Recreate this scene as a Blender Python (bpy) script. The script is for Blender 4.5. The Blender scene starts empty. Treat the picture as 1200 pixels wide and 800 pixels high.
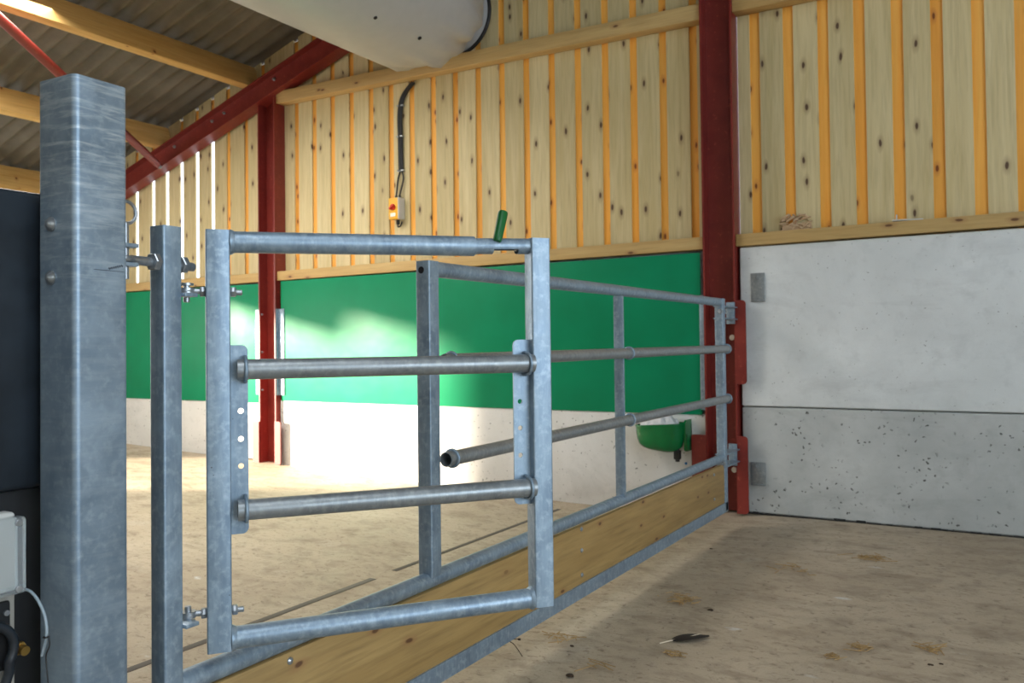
import bpy, bmesh, math, random
from mathutils import Vector, Matrix
random.seed(7)
C = bpy.context.scene
COL = C.collection

# ------------------------------------------------------------------ camera
F_PX = 987.9615
YAW, PITCH, ROLL = 0.5377, 0.0186, -0.0115
CAM_H = 1.0974
def cam_axes():
    f = Vector((-math.sin(YAW), math.cos(YAW), 0)); r = Vector((math.cos(YAW), math.sin(YAW), 0)); u = Vector((0, 0, 1))
    f2 = f * math.cos(PITCH) + u * math.sin(PITCH); u2 = u * math.cos(PITCH) - f * math.sin(PITCH)
    r3 = r * math.cos(ROLL) + u2 * math.sin(ROLL); u3 = u2 * math.cos(ROLL) - r * math.sin(ROLL)
    return r3, u3, f2
cd = bpy.data.cameras.new('camera'); cam = bpy.data.objects.new('camera', cd); COL.objects.link(cam)
r3, u3, f2 = cam_axes()
m = Matrix((r3, u3, -f2)).transposed().to_4x4(); m.translation = (0, 0, CAM_H); cam.matrix_world = m
cd.sensor_width = 36; cd.lens = F_PX * 36 / 1200; cd.shift_y = -14.448 / 1200
cd.clip_start = 0.02; cd.clip_end = 200
cd.dof.use_dof = True; cd.dof.focus_distance = 2.1; cd.dof.aperture_fstop = 7.1
C.camera = cam

# ------------------------------------------------------------------ light
w = bpy.data.worlds.new('sky'); C.world = w; w.use_nodes = True
bg = w.node_tree.nodes['Background']; bg.inputs[0].default_value = (0.86, 0.93, 1.0, 1); bg.inputs[1].default_value = 2.0
SUN_A, SUN_B, SUN_T = 0.768, 0.640, 0.205        # direction of travel of the low sun (x, y) and its fall
sl = bpy.data.lights.new('sun', 'SUN'); sun = bpy.data.objects.new('sun', sl); COL.objects.link(sun)
sl.energy = 24.0; sl.color = (1.0, 0.86, 0.68); sl.angle = math.radians(3.5)
sun.rotation_euler = Vector((SUN_A, SUN_B, -SUN_T)).to_track_quat('-Z', 'Y').to_euler()
def area_lamp(name, loc, aim, sx, sy, power, col):
    l = bpy.data.lights.new(name, 'AREA'); l.shape = 'RECTANGLE'; l.size = sx; l.size_y = sy; l.energy = power; l.color = col
    o = bpy.data.objects.new(name, l); COL.objects.link(o); o.location = loc; o.rotation_euler = Vector(aim).to_track_quat('-Z', 'Y').to_euler(); return o
area_lamp('daylight_right_opening', (5.85, -.5, 2.1), (-1, 0, -.05), 6.0, 3.0, 185, (.68, .85, 1.0))
area_lamp('daylight_left_opening', (-8.95, 2.15, 1.5), (1, .1, -.05), 2.1, 1.7, 55, (1.0, .95, .86))
area_lamp('pen_overhead_fill', (-5.35, 3.0, 3.66), (.1, .0, -1), 1.1, 2.7, 145, (1.0, .95, .86)).data.spread = math.radians(160)  # added overhead fill for the pen; the roof has no light sheet here
area_lamp('front_fill', (.6, -6.15, 2.3), (-.15, 1, -.05), 4.0, 2.6, 60, (.78, .9, 1.0))  # added front fill lamp, set just inside a closed wall
area_lamp('roof_light_passage', (1.2, -.8, 5.4), (-.1, .1, -1), 1.1, 3.5, 85, (.85, .93, 1.0))
C.view_settings.view_transform = 'Standard'; C.view_settings.look = 'None'
C.view_settings.gamma = 1; C.view_settings.use_curve_mapping = False; C.view_settings.exposure = 0.35
try:
    C.cycles.use_denoising = True; C.cycles.max_bounces = 10; C.cycles.diffuse_bounces = 6
except Exception: pass

# ------------------------------------------------------------------ helpers
def lin(r, g, b):
    f = lambda c: (c / 255) / 12.92 if c <= 10 else (((c / 255) + .055) / 1.055) ** 2.4
    return (f(r), f(g), f(b), 1)

class NT:
    def __init__(s, name):
        s.m = bpy.data.materials.new(name); s.m.use_nodes = True; s.t = s.m.node_tree
        s.b = s.t.nodes['Principled BSDF']
    def n(s, typ, **kw):
        nd = s.t.nodes.new(typ)
        for k, v in kw.items():
            if k.startswith('i_'):
                key = k[2:]; nd.inputs[int(key) if key.isdigit() else key.replace('_', ' ')].default_value = v
            else: setattr(nd, k, v)
        return nd
    def l(s, a, b): s.t.links.new(a, b)
    def coord(s, scale=(1, 1, 1), island=False):
        tc = s.n('ShaderNodeTexCoord'); out = tc.outputs['Object']
        if island:
            g = s.n('ShaderNodeNewGeometry'); ob = s.n('ShaderNodeObjectInfo')
            add0 = s.n('ShaderNodeMath', operation='ADD'); s.l(g.outputs['Random Per Island'], add0.inputs[0]); s.l(ob.outputs['Random'], add0.inputs[1])
            mu = s.n('ShaderNodeMath', operation='MULTIPLY'); s.l(add0.outputs[0], mu.inputs[0]); mu.inputs[1].default_value = 37.7
            cx = s.n('ShaderNodeCombineXYZ')
            for i in range(3): s.l(mu.outputs[0], cx.inputs[i])
            va = s.n('ShaderNodeVectorMath', operation='ADD'); s.l(out, va.inputs[0]); s.l(cx.outputs[0], va.inputs[1]); out = va.outputs[0]
            s.rand = add0.outputs[0]
        mp = s.n('ShaderNodeMapping'); mp.inputs['Scale'].default_value = scale; s.l(out, mp.inputs[0]); return mp.outputs[0]
    def noise(s, vec, scale, detail=4, rough=.55, dist=0):
        nd = s.n('ShaderNodeTexNoise'); nd.inputs['Scale'].default_value = scale; nd.inputs['Detail'].default_value = detail
        nd.inputs['Roughness'].default_value = rough; nd.inputs['Distortion'].default_value = dist; s.l(vec, nd.inputs['Vector']); return nd.outputs['Fac']
    def ramp(s, fac, stops):
        r = s.n('ShaderNodeValToRGB'); e = r.color_ramp.elements
        while len(e) < len(stops): e.new(.5)
        for i, (p, c) in enumerate(stops): e[i].position = p; e[i].color = c if len(c) == 4 else (*c, 1)
        s.l(fac, r.inputs[0]); return r.outputs[0]
    def mix(s, fac, a, b, mode='MIX'):
        x = s.n('ShaderNodeMix', data_type='RGBA', blend_type=mode)
        for sock, v in ((x.inputs[0], fac), (x.inputs[6], a), (x.inputs[7], b)):
            if hasattr(v, 'is_output'): s.l(v, sock)
            else: sock.default_value = v
        return x.outputs[2]
    def bump(s, h, strength=.2, dist=.01):
        b = s.n('ShaderNodeBump'); b.inputs['Strength'].default_value = strength; b.inputs['Distance'].default_value = dist
        s.l(h, b.inputs['Height']); s.l(b.outputs[0], s.b.inputs['Normal'])
    def done(s, col=None, rough=None, metal=0, **kw):
        if col is not None:
            if hasattr(col, 'is_output'): s.l(col, s.b.inputs['Base Color'])
            else: s.b.inputs['Base Color'].default_value = col
        if rough is not None:
            if hasattr(rough, 'is_output'): s.l(rough, s.b.inputs['Roughness'])
            else: s.b.inputs['Roughness'].default_value = rough
        s.b.inputs['Metallic'].default_value = metal
        for k, v in kw.items(): s.b.inputs[k.replace('_', ' ')].default_value = v
        return s.m
W0, B0 = (1, 1, 1, 1), (0, 0, 0, 1)

def mat_galv(name, c1, c2, c3, metal=.5, r0=.36, r1=.56):
    t = NT(name); v = t.coord()
    n1 = t.noise(v, 9, 6, .6, .6); n2 = t.noise(v, 55, 4, .6)
    vs = t.coord((30, 30, 5)); n3 = t.noise(vs, 3, 4, .6)
    base = t.mix(t.ramp(n1, [(.35, B0), (.65, W0)]), c1, c2)
    base = t.mix(t.ramp(n2, [(.5, B0), (.72, (.7, .7, .7))]), base, c3)
    base = t.mix(t.ramp(n3, [(.42, (.0, .0, .0)), (.7, (.35, .35, .35))]), base, c3)
    vo = t.n('ShaderNodeTexVoronoi', feature='F1'); vo.inputs['Scale'].default_value = 26; t.l(v, vo.inputs['Vector'])
    spec = t.ramp(vo.outputs['Distance'], [(.03, W0), (.045, B0)])
    sel = t.ramp(t.noise(v, 6, 2), [(.58, B0), (.62, W0)])
    mm = t.n('ShaderNodeMath', operation='MULTIPLY'); t.l(spec, mm.inputs[0]); t.l(sel, mm.inputs[1])
    base = t.mix(mm.outputs[0], base, (.09, .1, .11, 1))
    ro = t.ramp(n1, [(.3, (r0,) * 3), (.75, (r1,) * 3)])
    t.bump(n2, .08, .002)
    return t.done(base, ro, metal)
GALV = mat_galv('galvanised_steel', (.18, .25, .33, 1), (.28, .37, .46, 1), (.42, .51, .59, 1))
GALV_DULL = mat_galv('galvanised_tube', (.22, .245, .26, 1), (.30, .325, .34, 1), (.42, .44, .45, 1), .6, .34, .5)
ZINC = mat_galv('zinc_hardware', (.25, .28, .31, 1), (.38, .41, .44, 1), (.5, .52, .54, 1), .75, .25, .4)

def mat_post():
    t = NT('streaked_galvanised_post'); v = t.coord(); n1 = t.noise(v, 9, 6, .6, .6); n2 = t.noise(v, 60, 4, .6)
    base = t.mix(t.ramp(n1, [(.32, B0), (.68, W0)]), (.17, .235, .305, 1), (.29, .37, .45, 1))
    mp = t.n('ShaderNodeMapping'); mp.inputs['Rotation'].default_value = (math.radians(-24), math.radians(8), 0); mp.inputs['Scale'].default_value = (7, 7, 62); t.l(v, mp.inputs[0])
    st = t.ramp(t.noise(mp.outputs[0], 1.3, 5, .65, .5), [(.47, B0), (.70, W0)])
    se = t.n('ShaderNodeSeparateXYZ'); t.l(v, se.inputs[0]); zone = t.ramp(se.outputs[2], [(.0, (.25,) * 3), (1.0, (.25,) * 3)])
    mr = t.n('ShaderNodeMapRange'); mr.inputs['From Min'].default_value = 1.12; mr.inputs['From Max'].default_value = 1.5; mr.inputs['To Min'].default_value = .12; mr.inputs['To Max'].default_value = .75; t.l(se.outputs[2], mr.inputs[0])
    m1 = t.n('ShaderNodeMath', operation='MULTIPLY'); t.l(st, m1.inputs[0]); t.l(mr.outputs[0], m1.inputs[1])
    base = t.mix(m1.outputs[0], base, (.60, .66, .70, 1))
    base = t.mix(t.ramp(n2, [(.5, B0), (.75, (.5,) * 3)]), base, (.40, .48, .55, 1))
    t.bump(n2, .08, .002)
    return t.done(base, t.ramp(n1, [(.3, (.36,) * 3), (.75, (.55,) * 3)]), .45)
POSTM = mat_post()
def mat_wood(name, a, b, knot, scale, across, along, grain=.5, knot_size=.09, rough=.62, island=True, knots=True):
    """scale = axis scaling that stretches along the grain; 'across'/'along' = index of axes"""
    t = NT(name); sc = [1.0, 1.0, 1.0]; sc[along] = .06
    v = t.coord(tuple(x * scale for x in sc), island)
    g = t.noise(v, 14, 5, .6, .8); g2 = t.noise(v, 60, 3, .6)
    base = t.mix(t.ramp(g, [(.3, B0), (.7, W0)]), a, b)
    base = t.mix(t.ramp(g2, [(.45, B0), (.8, (grain,) * 3)]), base, tuple(x * .66 for x in a[:3]) + (1,))
    if knots:
        ks = [.35, .35, .35]; ks[across] = 11.; ks[along] = 4.6
        vk = t.coord(tuple(ks), island)
        nz = t.n('ShaderNodeTexNoise'); nz.inputs['Scale'].default_value = 2.; t.l(vk, nz.inputs['Vector'])
        add = t.n('ShaderNodeMixRGB'); add.inputs[0].default_value = .12; t.l(vk, add.inputs[1]); t.l(nz.outputs['Color'], add.inputs[2])
        vo = t.n('ShaderNodeTexVoronoi', feature='F1', voronoi_dimensions='2D'); vo.inputs['Scale'].default_value = 1.0; vo.inputs['Randomness'].default_value = 1
        sx = t.n('ShaderNodeSeparateXYZ'); t.l(add.outputs[0], sx.inputs[0]); cx2 = t.n('ShaderNodeCombineXYZ'); t.l(sx.outputs[across], cx2.inputs[0]); t.l(sx.outputs[along], cx2.inputs[1]); t.l(cx2.outputs[0], vo.inputs['Vector'])
        halo = t.ramp(vo.outputs['Distance'], [(knot_size * .8, W0), (knot_size * 2.6, B0)])
        core = t.ramp(vo.outputs['Distance'], [(knot_size * .6, W0), (knot_size * 1.05, B0)])
        sepc = t.n('ShaderNodeSeparateColor'); t.l(vo.outputs['Color'], sepc.inputs[0])
        sel = t.ramp(sepc.outputs[0], [(.60, B0), (.66, W0)])
        for f_, amt, colr in ((halo, .45, tuple(k * 2.6 + .03 for k in knot[:3]) + (1,)), (core, .9, knot)):
            m1 = t.n('ShaderNodeMath', operation='MULTIPLY'); t.l(f_, m1.inputs[0]); t.l(sel, m1.inputs[1])
            m2 = t.n('ShaderNodeMath', operation='MULTIPLY'); t.l(m1.outputs[0], m2.inputs[0]); m2.inputs[1].default_value = amt
            base = t.mix(m2.outputs[0], base, colr)
    if island:
        fr = t.n('ShaderNodeMath', operation='FRACT'); mu = t.n('ShaderNodeMath', operation='MULTIPLY'); t.l(t.rand, mu.inputs[0]); mu.inputs[1].default_value = 7.31; t.l(mu.outputs[0], fr.inputs[0])
        tone = t.ramp(fr.outputs[0], [(0, (.80, .78, .72)), (1, (1, 1, 1))])
        base = t.mix(1.0, base, tone, 'MULTIPLY')
    t.bump(g2, .1, .002)
    return t.done(base, rough)
BOARD = mat_wood('pale_larch_boards', lin(202, 184, 136), lin(220, 205, 162), lin(70, 40, 20), 1, 0, 2, .5, .10)
STRIP = mat_wood('orange_larch_strips', lin(252, 172, 64), lin(255, 192, 92), lin(120, 56, 14), 1, 0, 2, .25, .09)
GIRT = mat_wood('sawn_timber_rails', lin(186, 152, 94), lin(204, 174, 118), lin(96, 60, 30), 1, 2, 0, .5, .09)
PURL = mat_wood('roof_purlin_timber', lin(214, 168, 96), lin(234, 196, 130), lin(120, 76, 34), 1, 0, 1, .45, .05)
KICK = mat_wood('gate_board_timber', lin(168, 136, 84), lin(194, 162, 106), lin(96, 60, 30), 1, 2, 1, .8, .07)

def mat_red():
    t = NT('red_oxide_paint'); v = t.coord(); n = t.noise(v, 5, 5, .6); n2 = t.noise(v, 40, 3)
    base = t.mix(t.ramp(n, [(.35, B0), (.7, W0)]), lin(112, 33, 28), lin(130, 46, 38))
    base = t.mix(t.ramp(n2, [(.62, B0), (.75, (.5,) * 3)]), base, lin(172, 84, 66))
    return t.done(base, .42)
RED = mat_red()
def mat_green():
    t = NT('green_plastic_sheet'); v = t.coord(); n = t.noise(v, 2.2, 3); s = t.noise(t.coord((2, 2, .3)), 30, 3)
    base = t.mix(t.ramp(n, [(.3, B0), (.7, W0)]), lin(4, 122, 82), lin(4, 134, 92))
    sc_ = t.ramp(s, [(.70, B0), (.78, (.25,) * 3)])
    base = t.mix(sc_, base, lin(30, 160, 115))
    t.bump(n, .12, .05)
    return t.done(base, .42, Specular_IOR_Level=.2)
GREEN = mat_green()
def mat_concrete(name, a, b, pits, pit_amt):
    t = NT(name); v = t.coord(); n = t.noise(v, 1.7, 6, .62, .4); n2 = t.noise(v, 11, 5, .6); n3 = t.noise(v, 90, 2)
    base = t.mix(t.ramp(n, [(.32, B0), (.68, W0)]), a, b)
    base = t.mix(t.ramp(n2, [(.55, B0), (.8, (.35,) * 3)]), base, tuple(x * .62 for x in a[:3]) + (1,))
    n7 = t.noise(t.coord((.7, 1, 1.6)), 2.3, 6, .7, .5)
    base = t.mix(t.ramp(n7, [(.52, B0), (.72, (.45,) * 3)]), base, tuple(x * .70 for x in a[:3]) + (1,))
    base = t.mix(t.ramp(n3, [(.55, B0), (.9, (.3,) * 3)]), base, tuple(x * .8 for x in a[:3]) + (1,))
    wv = t.n('ShaderNodeMixRGB'); wv.inputs[0].default_value = .05; nc = t.n('ShaderNodeTexNoise'); nc.inputs['Scale'].default_value = 25; t.l(v, nc.inputs['Vector']); t.l(v, wv.inputs[1]); t.l(nc.outputs['Color'], wv.inputs[2])
    vo = t.n('ShaderNodeTexVoronoi', feature='F1'); vo.inputs['Scale'].default_value = 27; t.l(wv.outputs[0], vo.inputs['Vector'])
    pit = t.ramp(vo.outputs['Distance'], [(pits * .6, W0), (pits * 1.15, B0)])
    sel = t.ramp(t.noise(v, 4.5, 3), [(.42, B0), (.56, W0)])
    m1 = t.n('ShaderNodeMath', operation='MULTIPLY'); t.l(pit, m1.inputs[0]); t.l(sel, m1.inputs[1])
    m2 = t.n('ShaderNodeMath', operation='MULTIPLY'); t.l(m1.outputs[0], m2.inputs[0]); m2.inputs[1].default_value = pit_amt
    base = t.mix(m2.outputs[0], base, (.07, .07, .065, 1))
    t.bump(n2, .1, .004)
    return t.done(base, .7)
CONC = mat_concrete('smooth_precast_concrete', (.60, .63, .64, 1), (.74, .775, .79, 1), .11, .6)
CONC_LOW = mat_concrete('pitted_precast_concrete', (.38, .40, .395, 1), (.53, .55, .545, 1), .20, .95)
CONC_WHITE = mat_concrete('pale_precast_concrete', (.62, .61, .58, 1), (.72, .71, .69, 1), .16, .8)
def mat_floor():
    t = NT('concrete_floor'); v = t.coord(); vx = t.coord((.85, 1.25, 1))
    n = t.noise(v, 1.1, 6, .65, .5); n2 = t.noise(vx, 7, 6, .65, .4); n3 = t.noise(v, 120, 3, .6); n4 = t.noise(v, 3.1, 4, .6)
    base = t.mix(t.ramp(n, [(.34, B0), (.66, W0)]), (.40, .325, .235, 1), (.50, .42, .315, 1))
    base = t.mix(t.ramp(n2, [(.50, B0), (.74, (.7,) * 3)]), base, (.20, .15, .10, 1))
    base = t.mix(t.ramp(n4, [(.60, B0), (.72, (.45,) * 3)]), base, (.50, .45, .37, 1))
    base = t.mix(t.ramp(n3, [(.5, B0), (.85, (.4,) * 3)]), base, (.2, .16, .11, 1))
    vp = t.coord((.8, 1.5, 1)); vo = t.n('ShaderNodeTexVoronoi', feature='F1'); vo.inputs['Scale'].default_value = 2.6; t.l(vp, vo.inputs['Vector'])
    pf = t.ramp(vo.outputs['Distance'], [(.05, W0), (.10, B0)])
    pm = t.n('ShaderNodeMath', operation='MULTIPLY'); t.l(pf, pm.inputs[0]); t.l(t.ramp(n2, [(.36, W0), (.46, B0)]), pm.inputs[1])
    base = t.mix(pm.outputs[0], base, (.62, .62, .60, 1))
    vs_ = t.coord((8, 11, 1)); n5 = t.noise(vs_, 3.2, 4, .7, .6)
    base = t.mix(t.ramp(n5, [(.56, B0), (.68, (.8,) * 3)]), base, (.17, .125, .085, 1))
    n6 = t.noise(t.coord((1.3, 2.6, 1)), 2.4, 6, .7, .8)
    base = t.mix(t.ramp(n6, [(.52, B0), (.66, (.5,) * 3)]), base, (.24, .185, .13, 1))
    t.bump(n2, .25, .01)
    return t.done(base, t.ramp(n4, [(.3, (.55,) * 3), (.7, (.8,) * 3)]))
FLOOR = mat_floor()
def mat_roof():
    t = NT('fibre_cement_roofing'); v = t.coord(); n = t.noise(v, 3, 5, .6); n2 = t.noise(t.coord((.3, 1, 1)), 9, 4)
    base = t.mix(t.ramp(n, [(.3, B0), (.7, W0)]), (.105, .095, .075, 1), (.17, .15, .12, 1))
    base = t.mix(t.ramp(n2, [(.5, B0), (.8, (.5,) * 3)]), base, (.10, .09, .07, 1))
    return t.done(base, .85)
ROOF = mat_roof()
def plain(name, col, rough=.5, metal=0, nz=0, **kw):
    t = NT(name); v = t.coord(); n = t.noise(v, 14, 4)
    d = tuple(x * (1 - nz) for x in col[:3]) + (1,)
    return t.done(t.mix(t.ramp(n, [(.3, B0), (.7, W0)]), d, col), rough, metal, **kw)
DUCT = plain('white_polythene', (.44, .445, .45, 1), .36, 0, .05, Subsurface_Weight=.0)
BLACK = plain('black_rubber', (.012, .012, .013, 1), .5, 0, .3)
DARKMETAL = plain('dark_blue_black_plastic', (.016, .022, .030, 1), .38, 0, .5)
GRIP = plain('green_rubber_grip', lin(0, 96, 40), .45, 0, .15)
BOWL = plain('green_enamel_bowl', lin(0, 112, 58), .22, 0, .15)
YELLOW = plain('yellow_plastic', lin(240, 180, 40), .4, 0, .05)
GREYPL = plain('light_grey_plastic', lin(205, 205, 200), .45, 0, .05)
PANELGREY = plain('stone_grey_panel', lin(160, 155, 145), .5, 0, .08)
REDPL = plain('red_plastic', lin(205, 50, 35), .4)
HOLE = plain('dark_hole', (.006, .006, .006, 1), .9)
SPOT_PLATE_WHITE = plain('daylight_spot_and_plate_white', (.85, .80, .72, 1), .4)  # warm white for the column's daylight spots and the switch plate
STRAW = plain('straw', lin(178, 146, 96), .7, 0, .3)
DARKDIRT = plain('dried_dung', lin(64, 48, 34), .9, 0, .3)
FEATH = plain('dark_feather_vane', lin(40, 34, 32), .6, 0, .4)
QUILL = plain('pale_quill', lin(220, 205, 180), .5)
BRASS = plain('brass', lin(190, 150, 80), .3, .9, .1)
CABLEW = plain('pale_grey_cable', lin(150, 165, 175), .45)
BLUE = plain('blue_plastic', lin(30, 130, 200), .4)
PEN = plain('pencil_mark', lin(60, 66, 76), .8)
CHIPW = plain('torn_wood', lin(206, 176, 140), .8, 0, .3)
DARKSTRIP = plain('dark_floor_strip', lin(84, 76, 70), .7, 0, .2)
SEAL = plain('black_seal', (.02, .02, .02, 1), .8)
def mat_clear(name, col, alpha_rough=.12):
    t = NT(name); return t.done(col, alpha_rough, 0, Transmission_Weight=.85, IOR=1.25)
CLEAR = mat_clear('clear_polycarbonate', (.85, .9, .92, 1), .1)
def mat_bag():
    t = NT('crumpled_polythene'); v = t.coord(); n = t.noise(v, 30, 4); t.bump(n, .8, .01)
    return t.done((.66, .68, .72, 1), .3, 0)
BAG = mat_bag()

class MB:
    def __init__(s): s.bm = bmesh.new()
    def _box(s, M, hx, hy, hz, bev=0, seg=2):
        b2 = bmesh.new(); bmesh.ops.create_cube(b2, size=1)
        for v in b2.verts: v.co = Vector((v.co.x * 2 * hx, v.co.y * 2 * hy, v.co.z * 2 * hz))
        if bev > 0: bmesh.ops.bevel(b2, geom=list(b2.edges), offset=min(bev, hx * .9, hy * .9, hz * .9), segments=seg, affect='EDGES', profile=.5)
        for v in b2.verts: v.co = M @ v.co
        s._merge(b2)
    def _merge(s, b2):
        me = bpy.data.meshes.new('tmp'); b2.to_mesh(me); b2.free(); s.bm.from_mesh(me); bpy.data.meshes.remove(me)
    def box(s, x0, x1, y0, y1, z0, z1, bev=.002, seg=2):
        s._box(Matrix.Translation(((x0 + x1) / 2, (y0 + y1) / 2, (z0 + z1) / 2)), abs(x1 - x0) / 2, abs(y1 - y0) / 2, abs(z1 - z0) / 2, bev, seg); return s
    def obox(s, c, ax, ay, az, hx, hy, hz, bev=.002, seg=2):
        M = Matrix((Vector(ax).normalized(), Vector(ay).normalized(), Vector(az).normalized())).transposed().to_4x4(); M.translation = Vector(c)
        s._box(M, hx, hy, hz, bev, seg); return s
    def beam(s, p0, p1, wd, ht, up=(0, 0, 1), bev=.003):
        p0, p1 = Vector(p0), Vector(p1); d = p1 - p0; L = d.length; d.normalize(); u = Vector(up); sd = d.cross(u).normalized(); u = sd.cross(d)
        return s.obox((p0 + p1) / 2, d, sd, u, L / 2, wd / 2, ht / 2, bev)
    def _frame(s, d):
        d = Vector(d).normalized(); a = Vector((0, 0, 1)) if abs(d.z) < .9 else Vector((1, 0, 0)); u = d.cross(a).normalized(); return d, u, d.cross(u).normalized()
    def lathe(s, p0, axis, prof, seg=28, closed=False):
        """prof: list of (distance along the axis, radius); radius 0 closes"""
        d, u, v = s._frame(axis); p0 = Vector(p0); rings = []
        for t, r in prof:
            if r <= 1e-6: rings.append([s.bm.verts.new(p0 + d * t)])
            else: rings.append([s.bm.verts.new(p0 + d * t + (u * math.cos(a) + v * math.sin(a)) * r) for a in [2 * math.pi * i / seg for i in range(seg)]])
        pairs = list(zip(rings, rings[1:])) + ([(rings[-1], rings[0])] if closed else [])
        for A, B in pairs:
            if len(A) == 1 and len(B) == 1: continue
            for i in range(seg):
                j = (i + 1) % seg
                if len(A) == 1: s.bm.faces.new((A[0], B[i], B[j]))
                elif len(B) == 1: s.bm.faces.new((A[j], A[i], B[0]))
                else: s.bm.faces.new((A[j], A[i], B[i], B[j]))
        return s
    def rod(s, p0, p1, r, seg=24, bev=.0):
        p0, p1 = Vector(p0), Vector(p1); L = (p1 - p0).length; b = min(bev, r * .5, L * .3)
        prof = [(0, 0), (0, r - b), (b, r), (L - b, r), (L, r - b), (L, 0)] if b > 0 else [(0, 0), (0, r), (L, r), (L, 0)]
        return s.lathe(p0, p1 - p0, prof, seg)
    def pipe(s, p0, p1, r, wall=.0032, seg=32):
        p0, p1 = Vector(p0), Vector(p1); L = (p1 - p0).length
        return s.lathe(p0, p1 - p0, [(0, r - wall), (0, r), (L, r), (L, r - wall)], seg, closed=True)
    def hexnut(s, c, axis, R, L):
        c = Vector(c); a = Vector(axis).normalized()
        return s.lathe(c - a * L / 2, a, [(0, 0), (0, R * .9), (L * .12, R), (L * .88, R), (L, R * .9), (L, 0)], 6)
    def sweep(s, pts, r, seg=10, cyc=False):
        pts = [Vector(p) for p in pts]; n = len(pts); rings = []; prev = None
        for i, p in enumerate(pts):
            if cyc: d = (pts[(i + 1) % n] - pts[i - 1])
            else: d = pts[min(i + 1, n - 1)] - pts[max(i - 1, 0)]
            d.normalize()
            if prev is None: _, u, _ = s._frame(d)
            else: u = (prev - d * prev.dot(d)).normalized()
            prev = u; v = d.cross(u); rr = r[i] if isinstance(r, (list, tuple)) else r
            rings.append([s.bm.verts.new(p + (u * math.cos(a) + v * math.sin(a)) * rr) for a in [2 * math.pi * k / seg for k in range(seg)]])
        pr = list(zip(rings, rings[1:])) + ([(rings[-1], rings[0])] if cyc else [])
        for A, B in pr:
            for k in range(seg):
                j = (k + 1) % seg; s.bm.faces.new((A[j], A[k], B[k], B[j]))
        if not cyc:
            s.bm.faces.new(rings[0]); s.bm.faces.new(list(reversed(rings[-1])))
        return s
    def torus(s, c, normal, R, r, seg=28, seg2=10):
        d, u, v = s._frame(normal); c = Vector(c)
        return s.sweep([c + (u * math.cos(a) + v * math.sin(a)) * R for a in [2 * math.pi * i / seg for i in range(seg)]], r, seg2, True)
    def prism(s, outline, origin, ex, ey, ez, L):
        """extrude a 2-D outline (ex, ey plane) along ez by L"""
        ex, ey, ez, o = Vector(ex), Vector(ey), Vector(ez).normalized(), Vector(origin)
        A = [s.bm.verts.new(o + ex * a + ey * b) for a, b in outline]; B = [s.bm.verts.new(o + ex * a + ey * b + ez * L) for a, b in outline]; n = len(A)
        s.bm.faces.new(list(reversed(A))); s.bm.faces.new(B)
        for i in range(n): s.bm.faces.new((A[i], A[(i + 1) % n], B[(i + 1) % n], B[i]))
        return s
    def link(s, name, mat, parent=None, loc=None, ang=38):
        bm = s.bm; bmesh.ops.recalc_face_normals(bm, faces=bm.faces)
        off = Vector(loc) if loc is not None else Vector(parent['_loc'] if parent is not None else (0, 0, 0))
        for v in bm.verts: v.co -= off
        me = bpy.data.meshes.new(name); bm.to_mesh(me); bm.free()
        for p in me.polygons: p.use_smooth = True
        me.set_sharp_from_angle(angle=math.radians(ang))
        me.materials.append(mat); o = bpy.data.objects.new(name, me); COL.objects.link(o)
        if parent is not None:
            o.parent = parent; o['_loc'] = tuple(off)
            o.location = off - Vector(parent['_loc'])
        else: o.location = off; o['_loc'] = tuple(off)
        return o

def tag(o, label, cat, group=None, kind=None):
    if label: o['label'] = label
    if cat: o['category'] = cat
    if group: o['group'] = group
    if kind: o['kind'] = kind
    return o
def thing(name, label, cat, loc, group=None, kind=None):
    o = bpy.data.objects.new(name, None); COL.objects.link(o); o.location = loc; o['_loc'] = tuple(loc); o.empty_display_size = .1
    return tag(o, label, cat, group, kind)
def copy_tree(o, delta=None, parent=None):
    c = o.copy(); COL.objects.link(c)
    if parent is not None: c.parent = parent
    if delta is not None: c.location = Vector(o.location) + Vector(delta)
    for ch in list(o.children): copy_tree(ch, None, c)
    return c
SW, SG = .0038, .0029

# ------------------------------------------------------------------ setting: floor, roof, walls
def floor_z(x, y):
    if x > -1.2: z = 0
    elif x > -2.6: z = -.05 * ((-1.2 - x) / 1.4)
    else: z = -.05 + (-2.6 - x) / 4.9 * .16
    return z
bm = MB(); nx, ny = 56, 40; X0, X1, Y0, Y1 = -9.5, 6.2, -6.2, 5.7
g = [[bm.bm.verts.new((X0 + (X1 - X0) * i / nx, Y0 + (Y1 - Y0) * j / ny, floor_z(X0 + (X1 - X0) * i / nx, 0))) for j in range(ny + 1)] for i in range(nx + 1)]
for i in range(nx):
    for j in range(ny): bm.bm.faces.new((g[i][j], g[i + 1][j], g[i + 1][j + 1], g[i][j + 1]))
tag(bm.link('floor', FLOOR), None, None, kind='structure')
# narrow dark strips set into the floor behind the gate
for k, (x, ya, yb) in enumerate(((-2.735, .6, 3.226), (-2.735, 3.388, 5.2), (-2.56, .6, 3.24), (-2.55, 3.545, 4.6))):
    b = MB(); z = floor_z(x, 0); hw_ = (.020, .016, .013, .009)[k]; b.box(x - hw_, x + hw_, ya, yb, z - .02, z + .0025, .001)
    tag(b.link('trim_%d' % (k + 1), DARKSTRIP), None, None, kind='structure')

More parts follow.
